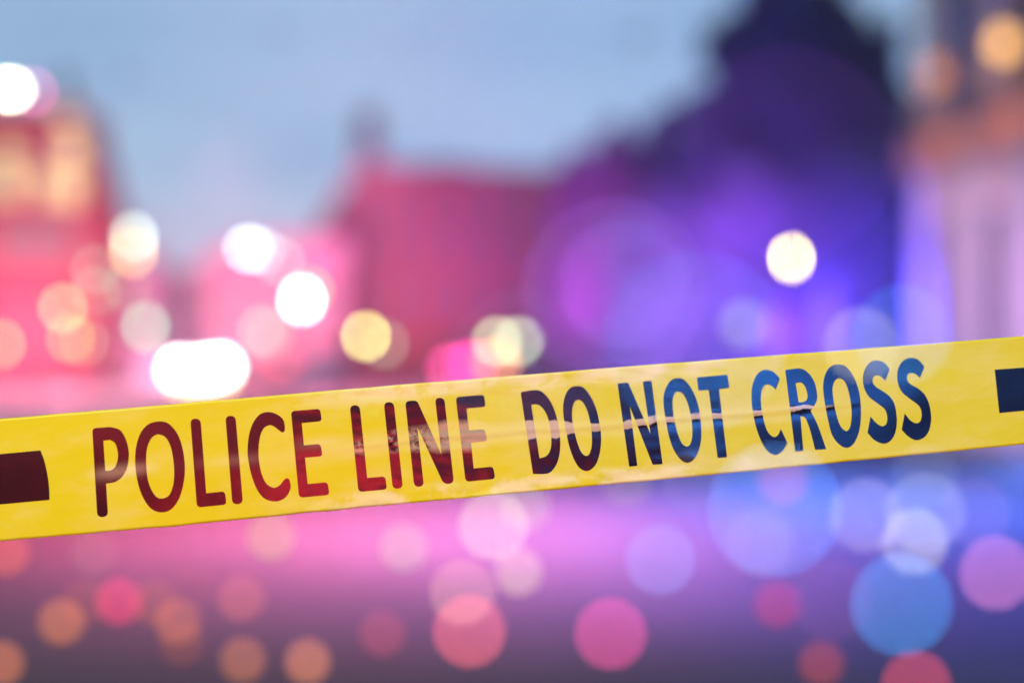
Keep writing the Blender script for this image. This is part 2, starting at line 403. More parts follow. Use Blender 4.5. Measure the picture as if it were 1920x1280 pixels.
tree(1600, 25, 300, 260, 'low bushy tree glowing blue left of the columned building', n=6000)
tree(1240, 28, 380, 260, 'low bushy tree glowing purple right of the gabled building', n=6000)
# ------------------------------------------------------------------ cars
def car(px, Y, label, paint, front=True, group='cars on the road'):
    t = thing('car', label, 'car', (X(px, Y), Y, 0), 0 if front else math.pi, group)
    # side profile (y forward is -y, towards the camera when front)
    prof = [(-2.15, .35), (-2.2, .62), (-2.05, .80), (-1.25, .95), (-.55, 1.38), (.75, 1.42), (1.5, 1.02), (2.1, .96), (2.2, .6), (2.12, .35)]
    g = MB(); secs = ((-.86, .93), (-.82, 1.0), (.82, 1.0), (.86, .93)); n = len(prof)
    for sx, k in secs:
        for (y, z) in prof:
            tum = .16*max(0, z-.95)/.45
            g.v.append((sx*(1-tum), y*(.99 if k < 1 else 1), .35+(z-.35)*k))
    for i in range(3):
        for j in range(n):
            q = (j+1) % n; g.f.append((i*n+j, i*n+q, (i+1)*n+q, (i+1)*n+j))
    g.f += [tuple(range(n)), tuple(range(4*n-1, 3*n-1, -1))]
    g.build('body', paint, t)
    w = MB(); w.v = [(-.66, -1.215, 1.0), (.66, -1.215, 1.0), (.6, -.60, 1.37), (-.6, -.60, 1.37)]; w.v = [(a, b_-.02, c+.015) for a, b_, c in w.v]; w.f = [(0, 1, 2, 3)]; w.build('windscreen', 'glass', t)
    w = MB(); w.v = [(-.6, .80, 1.41), (.6, .80, 1.41), (.66, 1.47, 1.05), (-.66, 1.47, 1.05)]; w.v = [(a, b_+.02, c+.012) for a, b_, c in w.v]; w.f = [(0, 1, 2, 3)]; w.build('rear_window', 'glass', t)
    for sx in (-1, 1):
        for y in (-1.35, 1.35):
            wh = MB().tube([(sx*.70, y, .32), (sx*.875, y, .32)], [.32, .32], 18).build('wheel', 'tyre', t)
            MB().tube([(sx*.86, y, .32), (sx*.885, y, .32)], [.19, .19], 12).build('rim', 'car_silver', wh)
    return t
def lens(parent, x, y, z, rx, rz, m, name='headlight'):
    MB().ball((x, y, z), rx, .04, rz, 16, 10).build(name, m, parent)
def em(col, px_w, px_h, c=None, add=False):
    c = c or BLUR
    k = max(1.0, c*c/(px_w*px_h))
    return glow('lamp_glow', col, k, add)
def u(px, Y): return px/FP*Y   # pixels to metres at a distance
Y = 40
HW = em((1.5, 1.45, 1.35), 20, 20); FG = em((.40, .30, .10), 20, 20)
c1 = car(366, Y, 'oncoming car with the brightest white headlights, left of centre above the tape', 'car_white')
yl = -2.2
for ppx, ppy, m_, nm in ((338, 692, HW, 'headlight'), (372, 694, HW, 'headlight'), (394, 690, HW, 'headlight'), (415, 688, HW, 'headlight'), (342, 706, FG, 'fog_light'), (375, 710, FG, 'fog_light'), (412, 704, FG, 'fog_light')):
    p = at(ppx, ppy, Y+yl); lens(c1, p.x-X(366, Y), yl, p.z, u(12, Y), u(12, Y), m_, nm)
Y = 46
c2 = car(880, Y, 'car driving away with glowing pink-red tail lights behind the middle of the tape', 'car_dark', False)
for ppx, ppy, col in ((846, 690, (.55, .04, .16)), (882, 684, (.8, .02, .22)), (930, 680, (.6, .22, .05))):
    p = at(ppx, ppy, Y-2.2); lens(c2, -(p.x-X(880, Y)), 2.2, p.z, u(13, Y), u(10, Y), em(col, 26, 20), 'tail_light')
c3 = car(585, 44, 'car seen from behind with dim pink tail lights below the white lamp', 'car_silver', False)
for ppx, ppy, col in ((530, 672, (.35, .02, .04)), (575, 650, (.14, .01, .02))):
    p = at(ppx, ppy, 44-2.2); lens(c3, -(p.x-X(585, 44)), 2.2, p.z, u(10, 44), u(10, 44), em(col, 20, 20), 'tail_light')

# ------------------------------------------------------------------ street lamps and signal lights (all blurred to discs by the lens)
def post_lamp(px, py, w, h, col, Y, label, name='street_lamp', cat='street lamp', group='lamps along the street', add=False, solid=1.0):
    """a thin post, an arm and a glowing head of w x h pixels at its own distance"""
    p = at(px, py, Y); t = thing(name, label, cat, (p.x, Y, 0), 0, group)
    rw, rh = u(w, Y)/2, u(h, Y)/2
    side = .5
    MB().tube([(side, .1, -.05), (side, .1, p.z*.6), (side, .1, p.z+rh+.15), (side*.5, .1, p.z+rh+.3), (0, 0, p.z+rh+.12)], [.045, .035, .025, .02, .02], 8).build('pole', 'pole_metal', t, True)
    MB().lathe([(0, .1), (rw*.6, .08), (rw*.9, .0), (rw*.85, -.02), (0, -.02)], 16).build('cap', 'pole_metal', t).location = (0, 0, p.z+rh+.02)
    MB().ball((0, 0, p.z), rw, rw, rh).build('lamp_globe', em(col, w, h, add=add), t, True)
    return t
PL = [ # px, py, w, h, colour added to the disc, distance
 (1484, 484, 10, 22, (1.2, 1.0, .18), 20, 'bright cream street lamp standing alone in front of the violet trees'),
 (250, 445, 14, 26, (.40, .48, .38), 36, 'pale green-white upper lamp beside the lit block'),
 (250, 474, 14, 20, (.38, .28, .10), 37, 'orange lamp just under the pale green-white one'),
 (466, 466, 20, 16, (.42, .55, .62), 45, 'soft blue-white lamp under the low roofs'),
 (490, 470, 20, 14, (.22, .25, .25), 47, 'white lamp touching the right side of the blue-white one'),
 (522, 488, 16, 18, (.08, .22, .16), 48, 'dim grey-green lamp right of the white pair'),
 (566, 562, 14, 24, (1.5, 1.5, 1.5), 34, 'brilliant white lamp left of the middle above the tape'),
 (580, 546, 14, 24, (.6, .2, .03), 36, 'orange lamp half hidden behind the brilliant white lamp'),
 (118, 577, 12, 18, (.10, .28, .10), 30, 'peach oval lamp in front of the left block'),
 (132, 634, 12, 18, (.10, .18, .04), 29, 'small orange lamp under the peach oval lamp'),
 (158, 640, 10, 20, (.06, .10, .05), 31, 'faint peach lamp beside the small orange lamp'),
 (273, 613, 14, 24, (.10, .34, .18), 33, 'pale pink-grey oval lamp above the white headlights'),
 (490, 620, 14, 24, (.15, .20, .14), 33, 'pale pink lamp left below the brilliant white lamp'),
 (506, 630, 14, 24, (.12, .10, .06), 35, 'salmon lamp overlapping the pale pink lamp'),
 (686, 630, 12, 18, (.6, .62, .16), 32, 'yellow lamp right of the brilliant white lamp'),
 (722, 645, 16, 22, (.10, .16, .10), 34, 'dim beige lamp behind the right side of the yellow lamp'),
 (932, 640, 20, 16, (.35, .42, .22), 42, 'cream lamp above the tail lights, the left one of two'),
 (972, 640, 20, 16, (.30, .38, .22), 42, 'cream lamp above the tail lights, the right one of two'),
 (1395, 608, 34, 34, (.14, .16, .12), 19, 'round lilac lamp right of the big violet globe'),
 (2, 645, 12, 20, (.05, .22, .06), 28, 'peach lamp cut by the left edge of the picture'),
 (178, 505, 14, 20, (.04, .12, .08), 35, 'faint pink lamp below the right end of the lit block'),
 (180, 545, 14, 20, (.03, .10, .06), 36, 'faint pink lamp right of the peach oval lamp'),
 (18, 168, 26, 12, (1.2, 1.3, .9), 38.5, 'white floodlight on the roof edge of the left block'),
 (62, 172, 14, 16, (.30, .06, .16), 38.8, 'pink light right beside the white floodlight on the roof'),
 (238, 540, 12, 18, (.03, .08, .03), 38, 'faint orange lamp below the orange and green-white pair'),
]
for a in PL: post_lamp(*a)

# lights on the road: small round beacons, spread to discs by the lens
def small(px, py, d, col, label):
    s = 32
    Y = CZ*FP/(py+s*.5-CY); R = u(s, Y)/2; p = at(px, py, Y); c = BLUR*(1-1/Y)
    t = thing('road_beacon', label, 'light', (p.x, Y, 0), 0, 'small round beacons on the road')
    MB().ball((0, 0, R*1.02), R, R, R*.95, 24, 14).build('lens', glow('beacon_glow', col, c*c/(s*s)), t, True)
    MB().lathe([(0, 0), (R*1.0, 0), (R*1.05, R*.12), (R*.8, R*.2), (0, R*.2)], 24).build('base', 'black_plastic', t)
    return t
SM = [
 (1468, 900, 110, (.26, .06, .12), 'pink light inside the top of the largest pale blue disc'),
 (115, 1165, 95, (.34, .10, .03), 'largest orange light at the lower left'),
 (160, 1128, 75, (.12, .03, .02), 'faint orange light behind the upper right of the largest orange one'),
 (175, 1035, 80, (.12, .05, .06), 'faint pinkish light under the black block of the tape'),
 (10, 1035, 60, (.35, .06, .03), 'red-orange light cut by the left edge just under the tape'),
 (2, 1243, 60, (.35, .10, .04), 'orange light cut by the left edge at the bottom'),
 (223, 1127, 62, (.45, .02, .07), 'bright small red light at the lower left'),
 (290, 1130, 95, (.16, .04, .02), 'wide dull red-orange light right of the bright small red one'),
 (333, 1165, 70, (.25, .07, .03), 'orange light lower right of the wide dull red-orange one'),
 (340, 1205, 70, (.12, .03, .02), 'faint brown-orange light below the letters OL'),
 (362, 1100, 90, (.08, .02, .03), 'faint rose light above the brown-orange one'),
 (452, 1122, 70, (.25, .06, .05), 'coral light below the letter I of POLICE'),
 (455, 1237, 72, (.28, .09, .04), 'orange light near the bottom edge, left of another like it'),
 (577, 1240, 86, (.40, .13, .06), 'brighter orange light at the bottom edge, left of the middle'),
 (508, 1006, 84, (.15, .18, .03), 'pale pink light touching the lower edge of the tape under the letter C'),
 (757, 1027, 66, (.15, .20, .12), 'small pale pink light under the word LINE'),
 (717, 1188, 86, (.20, .03, .05), 'dull wine-red light at the bottom left of the middle'),
 (972, 1072, 94, (.34, .26, .18), 'pale rose light right of the overlapping pair'),
 (985, 950, 95, (.16, .18, .10), 'smaller cream light right of the cream disc of light'),
 (1458, 1132, 98, (.24, .01, .03), 'dark magenta disc of light below the largest pale blue one'),
 (1540, 1243, 112, (.22, .03, .02), 'dull brick-red disc of light at the bottom, left of the last red one'),
 (1175, 905, 110, (.08, .08, .03), 'faint lilac disc of light touching the tape between O and N'),
]
for a in SM: small(*a)

# two made-up strings of tiny lights before the tape, added for the large discs
STRING_UP = [
 (985, 690, 300, (.022, .014, .034), 'wide faint lilac disc of light behind the tail lights'),
 (1150, 545, 350, (.045, .022, .080), 'widest faint purple disc of light, round the large violet one'),
 (1170, 530, 245, (.060, .040, .130), 'large violet disc of light in front of the dark trees'),
 (1305, 640, 340, (.004, .030, .080), 'huge soft blue disc of light rising behind the word NOT'),
 (1485, 285, 400, (.013, .003, .026), 'huge faint purple disc of light high in the dark trees'),
 (1615, 645, 140, (.150, .140, .120), 'pale blue-violet disc of light above the word CROSS'),
 (1692, 626, 185, (.010, .060, .160), 'wide blue disc of light at the foot of the columned building'),
]
STRING_LOW = [
 (868, 1110, 122, (.26, .14, .10), 'pale pink disc of light, the upper one of the overlapping pair'),
 (880, 1182, 136, (.42, .06, .07), 'large coral-pink disc of light, the lower one of the overlapping pair'),
 (925, 985, 130, (.20, .24, .12), 'cream disc of light under the gap between LINE and DO'),
 (1145, 1187, 134, (.38, .03, .12), 'magenta disc of light at the bottom just right of the middle'),
 (1238, 1048, 130, (.05, .10, .22), 'faint blue-violet disc of light under the word NOT'),
 (1453, 955, 250, (.03, .09, .24), 'largest pale blue disc of light under the letters CR'),
 (1425, 1015, 130, (.07, .06, .06), 'lilac disc of light inside the lower left of the largest pale blue one'),
 (1560, 1125, 150, (.04, .01, .03), 'very faint maroon disc of light right of the dark magenta one'),
 (1718, 1285, 130, (.32, .03, .03), 'red disc of light cut by the bottom edge at the right'),
 (1690, 1132, 190, (.01, .12, .30), 'large saturated blue disc of light at the lower right'),
 (1715, 1015, 124, (.26, .24, .16), 'bright lavender disc of light above the saturated blue one'),
 (1625, 965, 140, (.18, .14, .08), 'soft lavender disc of light left of the bright lavender one'),
 (1735, 960, 150, (.10, .10, .06), 'faint violet disc of light behind the top of the bright lavender one'),
 (1735, 895, 126, (.05, .06, .08), 'pale blue disc of light touching the tape under the last letter S'),
 (1830, 960, 130, (.07, .03, .04), 'faint purple disc of light above the purple-pink one at the right edge'),
 (1868, 1074, 138, (.30, .09, .18), 'purple-pink disc of light at the right edge of the road'),
 (1300, 900, 120, (.04, .03, .03), 'very faint violet disc of light touching the tape under NOT'),
]
def string(rows, left, right, label):
    pts = []
    for px, py, d, col, lab in rows:
        Y = BLUR/(d+BLUR); p = at(px, py, Y); s = 22; R = u(s, Y)/2
        t = thing('added_disc_light', lab, 'light', p, 0, 'added tiny lights on thin wires')
        MB().ball((0, 0, 0), R, R, R, 16, 10).build('bulb', glow('bulb_glow', col, d*d/(s*s)), t, True)
        MB().tube([(0, 0, R*.9), (0, 0, R*1.9)], [R*.3, R*.22], 8).build('socket', 'black_plastic', t)
        pts.append(p+Vector((0, 0, R*1.9)))
    pts.sort(key=lambda q: q.x/q.y)
    pts = [Vector(left)]+pts+[Vector(right)]
    fine = []
    for a, b_ in zip(pts, pts[1:]):
        for k in range(10):
            t = k/10; q = a.lerp(b_, t); q.z -= .02*math.sin(math.pi*t)*(b_-a).length/.1*.3; fine.append(q)
    fine.append(pts[-1])
    w = MB().tube(fine, [.0002]*len(fine), 6).build('added_wire', 'black_plastic'); tag(w, label, 'wire')
string(STRING_UP, (-.9, .5, 1.9), (1.0, .5, 1.8), 'added hair-thin upper wire that carries the large faint discs of light above the tape')
string(STRING_LOW, (-.9, .55, 1.3), (1.0, .55, 1.35), 'added hair-thin lower wire that carries the discs of light below the tape')


# ------------------------------------------------------------------ birds, dark specks in the evening sky
def bird(px, py, Y, s, label, rz):
    t = thing('bird', label, 'bird', at(px, py, Y), rz, 'birds in the evening sky')
    MB().tube([(0, -.5*s, 0), (0, -.42*s, .02*s), (0, -.2*s, .02*s), (0, .1*s, 0), (0, .45*s, .0)], [.01*s, .055*s, .10*s, .09*s, .02*s], 8).build('body', 'bird_feather', t, True)
    for sx in (-1, 1):
        MB().prism([Vector((sx*.05*s, -.2*s, .02*s)), Vector((sx*.5*s, -.15*s, .22*s)), Vector((sx*.95*s, .12*s, .15*s)), Vector((sx*.5*s, .12*s, .2*s)), Vector((sx*.05*s, .15*s, .02*s))], (0, 0, -.03*s)).build('wing', 'bird_feather', t)
bird(530, 64, 30, .42, 'bird high in the sky left of centre', .4)
bird(1190, 78, 30, .52, 'bird in the sky left of the tallest tree', -.6)
bird(238, 150, 32, .42, 'bird in the sky right of the lit block', 1.2)

# ------------------------------------------------------------------ the tape
def interp(tab, x):
    if x <= tab[0][0]: (a, b), (c, d) = tab[0], tab[1]
    elif x >= tab[-1][0]: (a, b), (c, d) = tab[-2], tab[-1]
    else:
        for i in range(len(tab)-1):
            if tab[i][0] <= x <= tab[i+1][0]: (a, b), (c, d) = tab[i], tab[i+1]; break
    return b+(d-b)*(x-a)/(c-a)
TOPE = [(0, 785), (300, 759.5), (600, 733.5), (960, 704), (1240, 682), (1600, 655), (1920, 630)]
BOTE = [(0, 1014), (300, 988.5), (640, 955), (960, 925), (1240, 899), (1600, 864), (1920, 832.5)]
def edges(px):
    q = min(max(px, -60), 1980); a, b_ = interp(TOPE, q), interp(BOTE, q)
    sl = -.087*(px-q); n1 = noise.noise(Vector((px/70, 3.3, 0)))*.9; n2 = noise.noise(Vector((px/60, 9.1, 0)))*1.1
    return a+sl+n1, b_+sl+n2
CREASE = [(400, 868), (520, 858), (680, 836), (800, 820), (900, 815), (985, 806), (1060, 803), (1120, 799), (1180, 795), (1260, 784), (1360, 777), (1425, 773), (1500, 766), (1570, 759), (1700, 748), (1920, 725)]
def sm(a, b_, x):
    t = min(1, max(0, (x-a)/(b_-a))); return t*t*(3-2*t)
def depth(px, py):
    a, b_ = edges(px); t = (py-a)/(b_-a)
    Yd = 1.0+.018*(min(max(px, -400), 2300)-960)/960
    n = noise.noise
    Yd += .0011*n(Vector((px/420, t*1.0, 1)))+.0005*n(Vector((px/150, t*2.2, 5)))
    wr = sm(430, 700, px)*(1-sm(1250, 1500, px)); edge = max(1-sm(.0, .28, t), sm(.72, 1, t))
    Yd += wr*(.00035*edge+.00008)*n(Vector((px/38, py/16, 8)))*1.3
    Yd += wr*.00035*abs(n(Vector((px/60+py/40, py/22, 2))))*edge
    d = py-interp(CREASE, px)-2.0*n(Vector((px/30, 0, 4))); am = sm(450, 950, px)*(1-sm(1450, 1650, px))
    Yd -= am*.00040*math.exp(-(d/5.0)**2)
    Yd += am*.00022*math.exp(-((d-9)/8.0)**2)
    Yd += .0006*math.sin(px/600+1.0)+.0012*(t-.5)**2
    return Yd
def uvset(me, uvs):
    lay = me.uv_layers.new(name='UVMap')
    for l in me.loops: lay.data[l.index].uv = uvs[l.vertex_index]

def tape_mat(name, ink):
    m = bpy.data.materials.new(name); m.use_nodes = True; t = m.node_tree; k = t.links.new; b = t.nodes['Principled BSDF']
    def math_(op, a, c=None, clamp=False):
        n = N(t, 'ShaderNodeMath', operation=op, use_clamp=clamp)
        for i, v in enumerate((a, c)):
            if v is None: continue
            if isinstance(v, (int, float)): n.inputs[i].default_value = v
            else: k(v, n.inputs[i])
        return n.outputs[0]
    def noise_(vec, sc, det=4, rough=.55):
        n = N(t, 'ShaderNodeTexNoise'); n.inputs['Scale'].default_value = sc; n.inputs['Detail'].default_value = det; n.inputs['Roughness'].default_value = rough
        k(vec, n.inputs['Vector']); return n.outputs[0]
    def ramp(v, a, c):
        n = N(t, 'ShaderNodeMapRange', interpolation_type='SMOOTHSTEP'); k(v, n.inputs['Value']); n.inputs['From Min'].default_value = a; n.inputs['From Max'].default_value = c; return n.outputs[0]
    def curve(v, pts):
        n = N(t, 'ShaderNodeFloatCurve'); c = n.mapping.curves[0]
        while len(c.points) > 2: c.points.remove(c.points[1])
        c.points[0].location = pts[0]; c.points[1].location = pts[-1]
        for p in pts[1:-1]: c.points.new(*p)
        for p in c.points: p.handle_type = 'VECTOR'
        n.mapping.update(); k(v, n.inputs['Value']); return n.outputs[0]
    uv = N(t, 'ShaderNodeUVMap'); uv.uv_map = 'UVMap'          # u along the tape, v across it (0 top edge, 1 bottom edge)
    sp = N(t, 'ShaderNodeSeparateXYZ'); k(uv.outputs[0], sp.inputs[0]); U, V = sp.outputs[0], sp.outputs[1]
    mp = N(t, 'ShaderNodeMapping'); mp.inputs['Scale'].default_value = (1, .115, 1); k(uv.outputs[0], mp.inputs[0]); P = mp.outputs[0]
    # crease line in v, as a curve of u (u = px/1920)
    cpts = []
    for px, py in CREASE:
        a, c = interp(TOPE, px), interp(BOTE, px); cpts.append((px/1920, (py-a)/(c-a)))
    cl = curve(U, [(0, .45)]+[p for p in cpts if 0 < p[0] < 1]+[(1, cpts[-1][1])])
    wob = math_('MULTIPLY', math_('SUBTRACT', noise_(P, 45, 3), .5), .09)
    d = math_('ABSOLUTE', math_('ADD', math_('SUBTRACT', V, cl), wob))
    # width of the worn line along u
    wid = curve(U, [(0, 0), (.34, .0), (.36, .07), (.40, .10), (.44, .15), (.475, .15), (.484, .02), (.505, .125), (.53, .115), (.553, .09), (.57, .055), (.60, .045), (.66, .035), (.71, .03), (.745, .026), (.775, .026), (.80, .010), (.83, 0), (1, 0)])
    soft = curve(U, [(0, .05), (.47, .06), (.49, .012), (1, .008)])
    mask = math_('SUBTRACT', 1, math_('DIVIDE', math_('SUBTRACT', d, math_('MULTIPLY', wid, .62)), soft), True)
    mask = math_('MULTIPLY', mask, ramp(wid, .002, .012))
    # cloudy rubbing over LINE
    cloud = ramp(math_('ADD', noise_(P, 95, 6, .65), math_('MULTIPLY', ramp(U, .36, .47), .22)), .42, .66)
    zone = ramp(U, .485, .477)
    mk_l = math_('MULTIPLY', mask, math_('MULTIPLY', cloud, zone))
    hard = ramp(noise_(P, 160, 4, .6), .30, .38)
    mk_r = math_('MULTIPLY', mask, math_('MULTIPLY', hard, ramp(U, .485, .495)))
    wear_glare = math_('ADD', mk_l, mk_r, True)
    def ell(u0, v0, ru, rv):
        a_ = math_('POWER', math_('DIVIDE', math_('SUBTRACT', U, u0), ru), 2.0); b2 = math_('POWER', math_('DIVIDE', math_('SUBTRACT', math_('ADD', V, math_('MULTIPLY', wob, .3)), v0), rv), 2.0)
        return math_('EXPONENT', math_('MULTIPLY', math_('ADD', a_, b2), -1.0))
    glare = math_('ADD', math_('MULTIPLY', ell(.105, .52, .016, .055), .42), math_('MULTIPLY', ell(.132, .505, .020, .05), .42))  # reflection streaks over POLICE, painted into the colour
    glare = math_('ADD', glare, math_('ADD', math_('MULTIPLY', ell(.232, .505, .035, .05), .20), math_('MULTIPLY', ell(.315, .43, .03, .05), .22)), True)
    if ink:
        wear_glare = math_('MULTIPLY', wear_glare, math_('SUBTRACT', 1, math_('MULTIPLY', zone, .30)))
        # rubbed rims at the tops and bottoms of the middle letters
        rim = math_('MULTIPLY', math_('MULTIPLY', ramp(noise_(P, 120, 4, .6), .52, .62), ramp(U, .49, .51)), math_('MULTIPLY', ramp(U, .585, .575), math_('MAXIMUM', ramp(V, .14, .10), ramp(V, .86, .89))))
        wear_glare = math_('MAXIMUM', wear_glare, rim)
        wear_glare = math_('MAXIMUM', wear_glare, math_('MULTIPLY', glare, .8))  # worn ink together with the painted reflection streaks
        mixc = N(t, 'ShaderNodeMix', data_type='RGBA'); k(wear_glare, mixc.inputs[0])
        mixc.inputs[6].default_value = (.003, .003, .004, 1); mixc.inputs[7].default_value = (.47, .42, .20, 1)
        k(mixc.outputs[2], b.inputs['Base Color'])
        b.inputs['Roughness'].default_value = .23
        b.inputs['Specular IOR Level'].default_value = .21
    else:
        # sheen on the wrinkles, painted as broad pale streaks, with the worn line mixed in
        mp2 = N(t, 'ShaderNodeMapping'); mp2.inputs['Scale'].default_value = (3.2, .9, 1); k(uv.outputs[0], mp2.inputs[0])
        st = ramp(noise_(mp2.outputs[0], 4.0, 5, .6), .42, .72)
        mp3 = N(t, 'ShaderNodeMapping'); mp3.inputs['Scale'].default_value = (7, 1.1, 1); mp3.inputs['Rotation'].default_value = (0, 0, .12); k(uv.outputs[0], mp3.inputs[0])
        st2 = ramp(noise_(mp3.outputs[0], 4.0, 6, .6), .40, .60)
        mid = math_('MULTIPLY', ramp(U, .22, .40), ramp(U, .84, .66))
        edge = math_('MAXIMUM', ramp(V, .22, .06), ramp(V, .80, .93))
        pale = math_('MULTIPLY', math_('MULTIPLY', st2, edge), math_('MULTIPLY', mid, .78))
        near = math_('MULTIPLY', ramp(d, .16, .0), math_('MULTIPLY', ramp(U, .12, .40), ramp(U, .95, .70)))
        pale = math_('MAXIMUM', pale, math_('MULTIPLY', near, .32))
        pale = math_('MAXIMUM', pale, math_('MULTIPLY', wear_glare, .3))
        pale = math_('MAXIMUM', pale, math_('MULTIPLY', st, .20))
        pale = math_('MAXIMUM', pale, math_('MULTIPLY', glare, 1.5), True)
        mixc = N(t, 'ShaderNodeMix', data_type='RGBA'); k(pale, mixc.inputs[0])
        mixc.inputs[6].default_value = (.58, .61, .005, 1); mixc.inputs[7].default_value = (.72, .74, .28, 1)
        k(mixc.outputs[2], b.inputs['Base Color'])
        b.inputs['Roughness'].default_value = .34; b.inputs['Specular IOR Level'].default_value = .15
        b.inputs['Subsurface Weight'].default_value = 0
    bn = noise_(P, 55, 6, .6)
    bp = N(t, 'ShaderNodeBump'); bp.inputs['Strength'].default_value = .06 if ink else .25; bp.inputs['Distance'].default_value = .0012
    k(bn, bp.inputs['Height']); k(bp.outputs[0], b.inputs['Normal'])
    return m
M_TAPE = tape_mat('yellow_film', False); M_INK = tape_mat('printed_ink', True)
tape = thing('police_tape', 'yellow police line tape with black lettering stretched across the whole picture', 'barrier tape', (0, 1, 0))
TO = Vector((0, -1, 0))
me_v, me_f, me_uv = [], [], []
xs = [-1500+i*30 for i in range(47)]+[-90+i*4.5 for i in range(467)]+[2011.5+30*i for i in range(50)]
nt_ = 44
for px in xs:
    a, b_ = edges(px)
    for j in range(nt_+1):
        t = j/nt_; py = a+(b_-a)*t
        me_v.append(tuple(at(px, py, depth(px, py))+TO)); me_uv.append((px/1920, t))
for i in range(len(xs)-1):
    for j in range(nt_):
        q = i*(nt_+1)+j; me_f.append((q, q+1, q+nt_+2, q+nt_+1))
me = bpy.data.meshes.new('film'); me.from_pydata(me_v, [], me_f); uvset(me, me_uv)
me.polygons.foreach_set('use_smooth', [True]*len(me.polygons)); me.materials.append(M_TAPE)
film = bpy.data.objects.new('film', me); COL.objects.link(film); film.parent = tape
so = film.modifiers.new('thickness', 'SOLIDIFY'); so.thickness = .00012; so.offset = 1

# ---- lettering, traced as outlines along the tape
def outline(pts, k, ox, oy):
    """points: (x,y) on a smooth run, (x,y,r) a corner rounded by r"""
    P = [(Vector((p[0]/k+ox, p[1]/k+oy)), (p[2]/k if len(p) > 2 else None)) for p in pts]
    n = len(P); Q = []                       # expand corners
    for i, (p, r) in enumerate(P):
        if r is None: Q.append((p, False)); continue
        if r < .3: Q.append((p, True)); continue
        pv, nx_ = P[i-1][0], P[(i+1) % n][0]
        a = p+(pv-p).normalized()*min(r, (pv-p).length*.49); c = p+(nx_-p).normalized()*min(r, (nx_-p).length*.49)
        for s in range(7):
            t = s/6; Q.append((a*(1-t)**2+p*2*t*(1-t)*1.0+c*t*t, True))
    out = []; n = len(Q)
    for i in range(n):
        p1, c1 = Q[i]; p2, c2 = Q[(i+1) % n]; out.append(p1)
        if c1 and c2:
            m_ = int((p2-p1).length/7)
            for s in range(1, m_+1): out.append(p1.lerp(p2, s/(m_+1)))
            continue
        p0 = Q[i-1][0] if not c1 else p1+(p1-p2)*.0+(p1-p2)*.3
        p3 = Q[(i+2) % n][0] if not c2 else p2+(p2-p1)*.3
        m_ = max(3, int((p2-p1).length/4))
        for s in range(1, m_):
            t = s/m_
            out.append(.5*((2*p1)+(p2-p0)*t+(2*p0-5*p1+4*p2-p3)*t*t+(3*p1-p0-3*p2+p3)*t**3))
    return out
def letter(loops, k, ox, oy, label, name='letter'):
    bm = bmesh.new(); es = []
    for lp in loops:
        pts = outline(lp, k, ox, oy); vs_ = [bm.verts.new((p.x, -p.y, 0)) for p in pts]
        es += [bm.edges.new((vs_[i], vs_[(i+1) % len(vs_)])) for i in range(len(vs_))]
    bmesh.ops.triangle_fill(bm, use_beauty=True, use_dissolve=False, edges=es)
    for _ in range(5):
        lo = [e for e in bm.edges if e.calc_length() > 9]
        if not lo: break
        bmesh.ops.subdivide_edges(bm, edges=lo, cuts=1); bmesh.ops.triangulate(bm, faces=bm.faces[:])
    for f in bm.faces:
        if f.normal.z < 0: f.normal_flip()
    uvs = []
    for v in bm.verts:
        px, py = v.co.x, -v.co.y; a, b_ = edges(px); uvs.append((px/1920, (py-a)/(b_-a)))
        v.co = at(px, py, depth(px, py)-.00030)+TO
    me = bpy.data.meshes.new(name); bm.to_mesh(me); bm.free(); uvset(me, uvs)
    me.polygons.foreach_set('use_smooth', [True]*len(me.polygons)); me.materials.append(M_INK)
    o = bpy.data.objects.new(name, me); COL.objects.link(o); o.parent = tape; o['label'] = label
    return o
A = (6.096, 160, 770); B = (6.097, 340, 750); C3 = (6.097, 640, 720); D4 = (6.4, 960, 700); E5 = (6.096, 1150, 680); F6 = (6.4, 1400, 670); G7 = (6.4, 1560, 655)
letter([[(78,198,45),(280,183,0),(390,215),(455,310),(490,430),(494,540),(468,665),(410,760),(330,813),(235,828,0),(258,1205,60),(136,1215,60)],
        [(204,338,0),(282,330,0),(340,370),(370,470),(368,560),(340,640),(290,678),(226,684,0)]], *A, 'letter P of POLICE')
letter([[(845,120),(950,145),(1050,260),(1110,430),(1136,640),(1120,830),(1065,1010),(975,1125),(865,1157),(750,1115),(660,990),(600,820),(570,600),(580,410),(635,245),(725,150)],
        [(845,268),(920,305),(975,410),(1005,560),(1015,720),(1000,860),(955,965),(870,1001),(800,970),(740,870),(705,740),(693,560),(705,420),(750,315),(800,275)]], *A, 'letter O of POLICE')
letter([[(102,212,60),(217,210,60),(283,1062,0),(495,1040,40),(516,1190,45),(178,1224,50)]], *B, 'letter L of POLICE')
letter([[(503,180,60),(617,176,60),(703,1180,60),(583,1190,60)]], *B, 'letter I of POLICE')
letter([[(1000,135),(1100,165),(1165,225),(1182,310),(1178,350),(1155,366),(1125,350),(1060,300),(1005,284),(940,320),(898,420),(880,580),(890,720),(920,850),(970,950),(1050,999),(1120,975),(1165,920),(1195,893),(1225,897),(1240,930),(1248,1000),(1210,1085),(1140,1140),(1050,1154),(940,1115),(860,1010),(800,850),(765,680),(757,560),(775,390),(825,250),(900,160)]], *B, 'letter C of POLICE')
letter([[(1253,125,45),(1585,98,40),(1605,238,40),(1375,260,0),(1400,515,0),(1590,498,40),(1613,638,40),(1412,655,0),(1443,957,0),(1670,935,40),(1693,1080,45),(1345,1112,50)]], *B, 'letter E of POLICE')
letter([[(96,243,60),(208,238,60),(294,1070,0),(500,1052,40),(522,1200,45),(195,1229,50)]], *C3, 'letter L of LINE')
letter([[(485,208,60),(598,203,60),(703,1185,60),(588,1197,60)]], *C3, 'letter I of LINE')
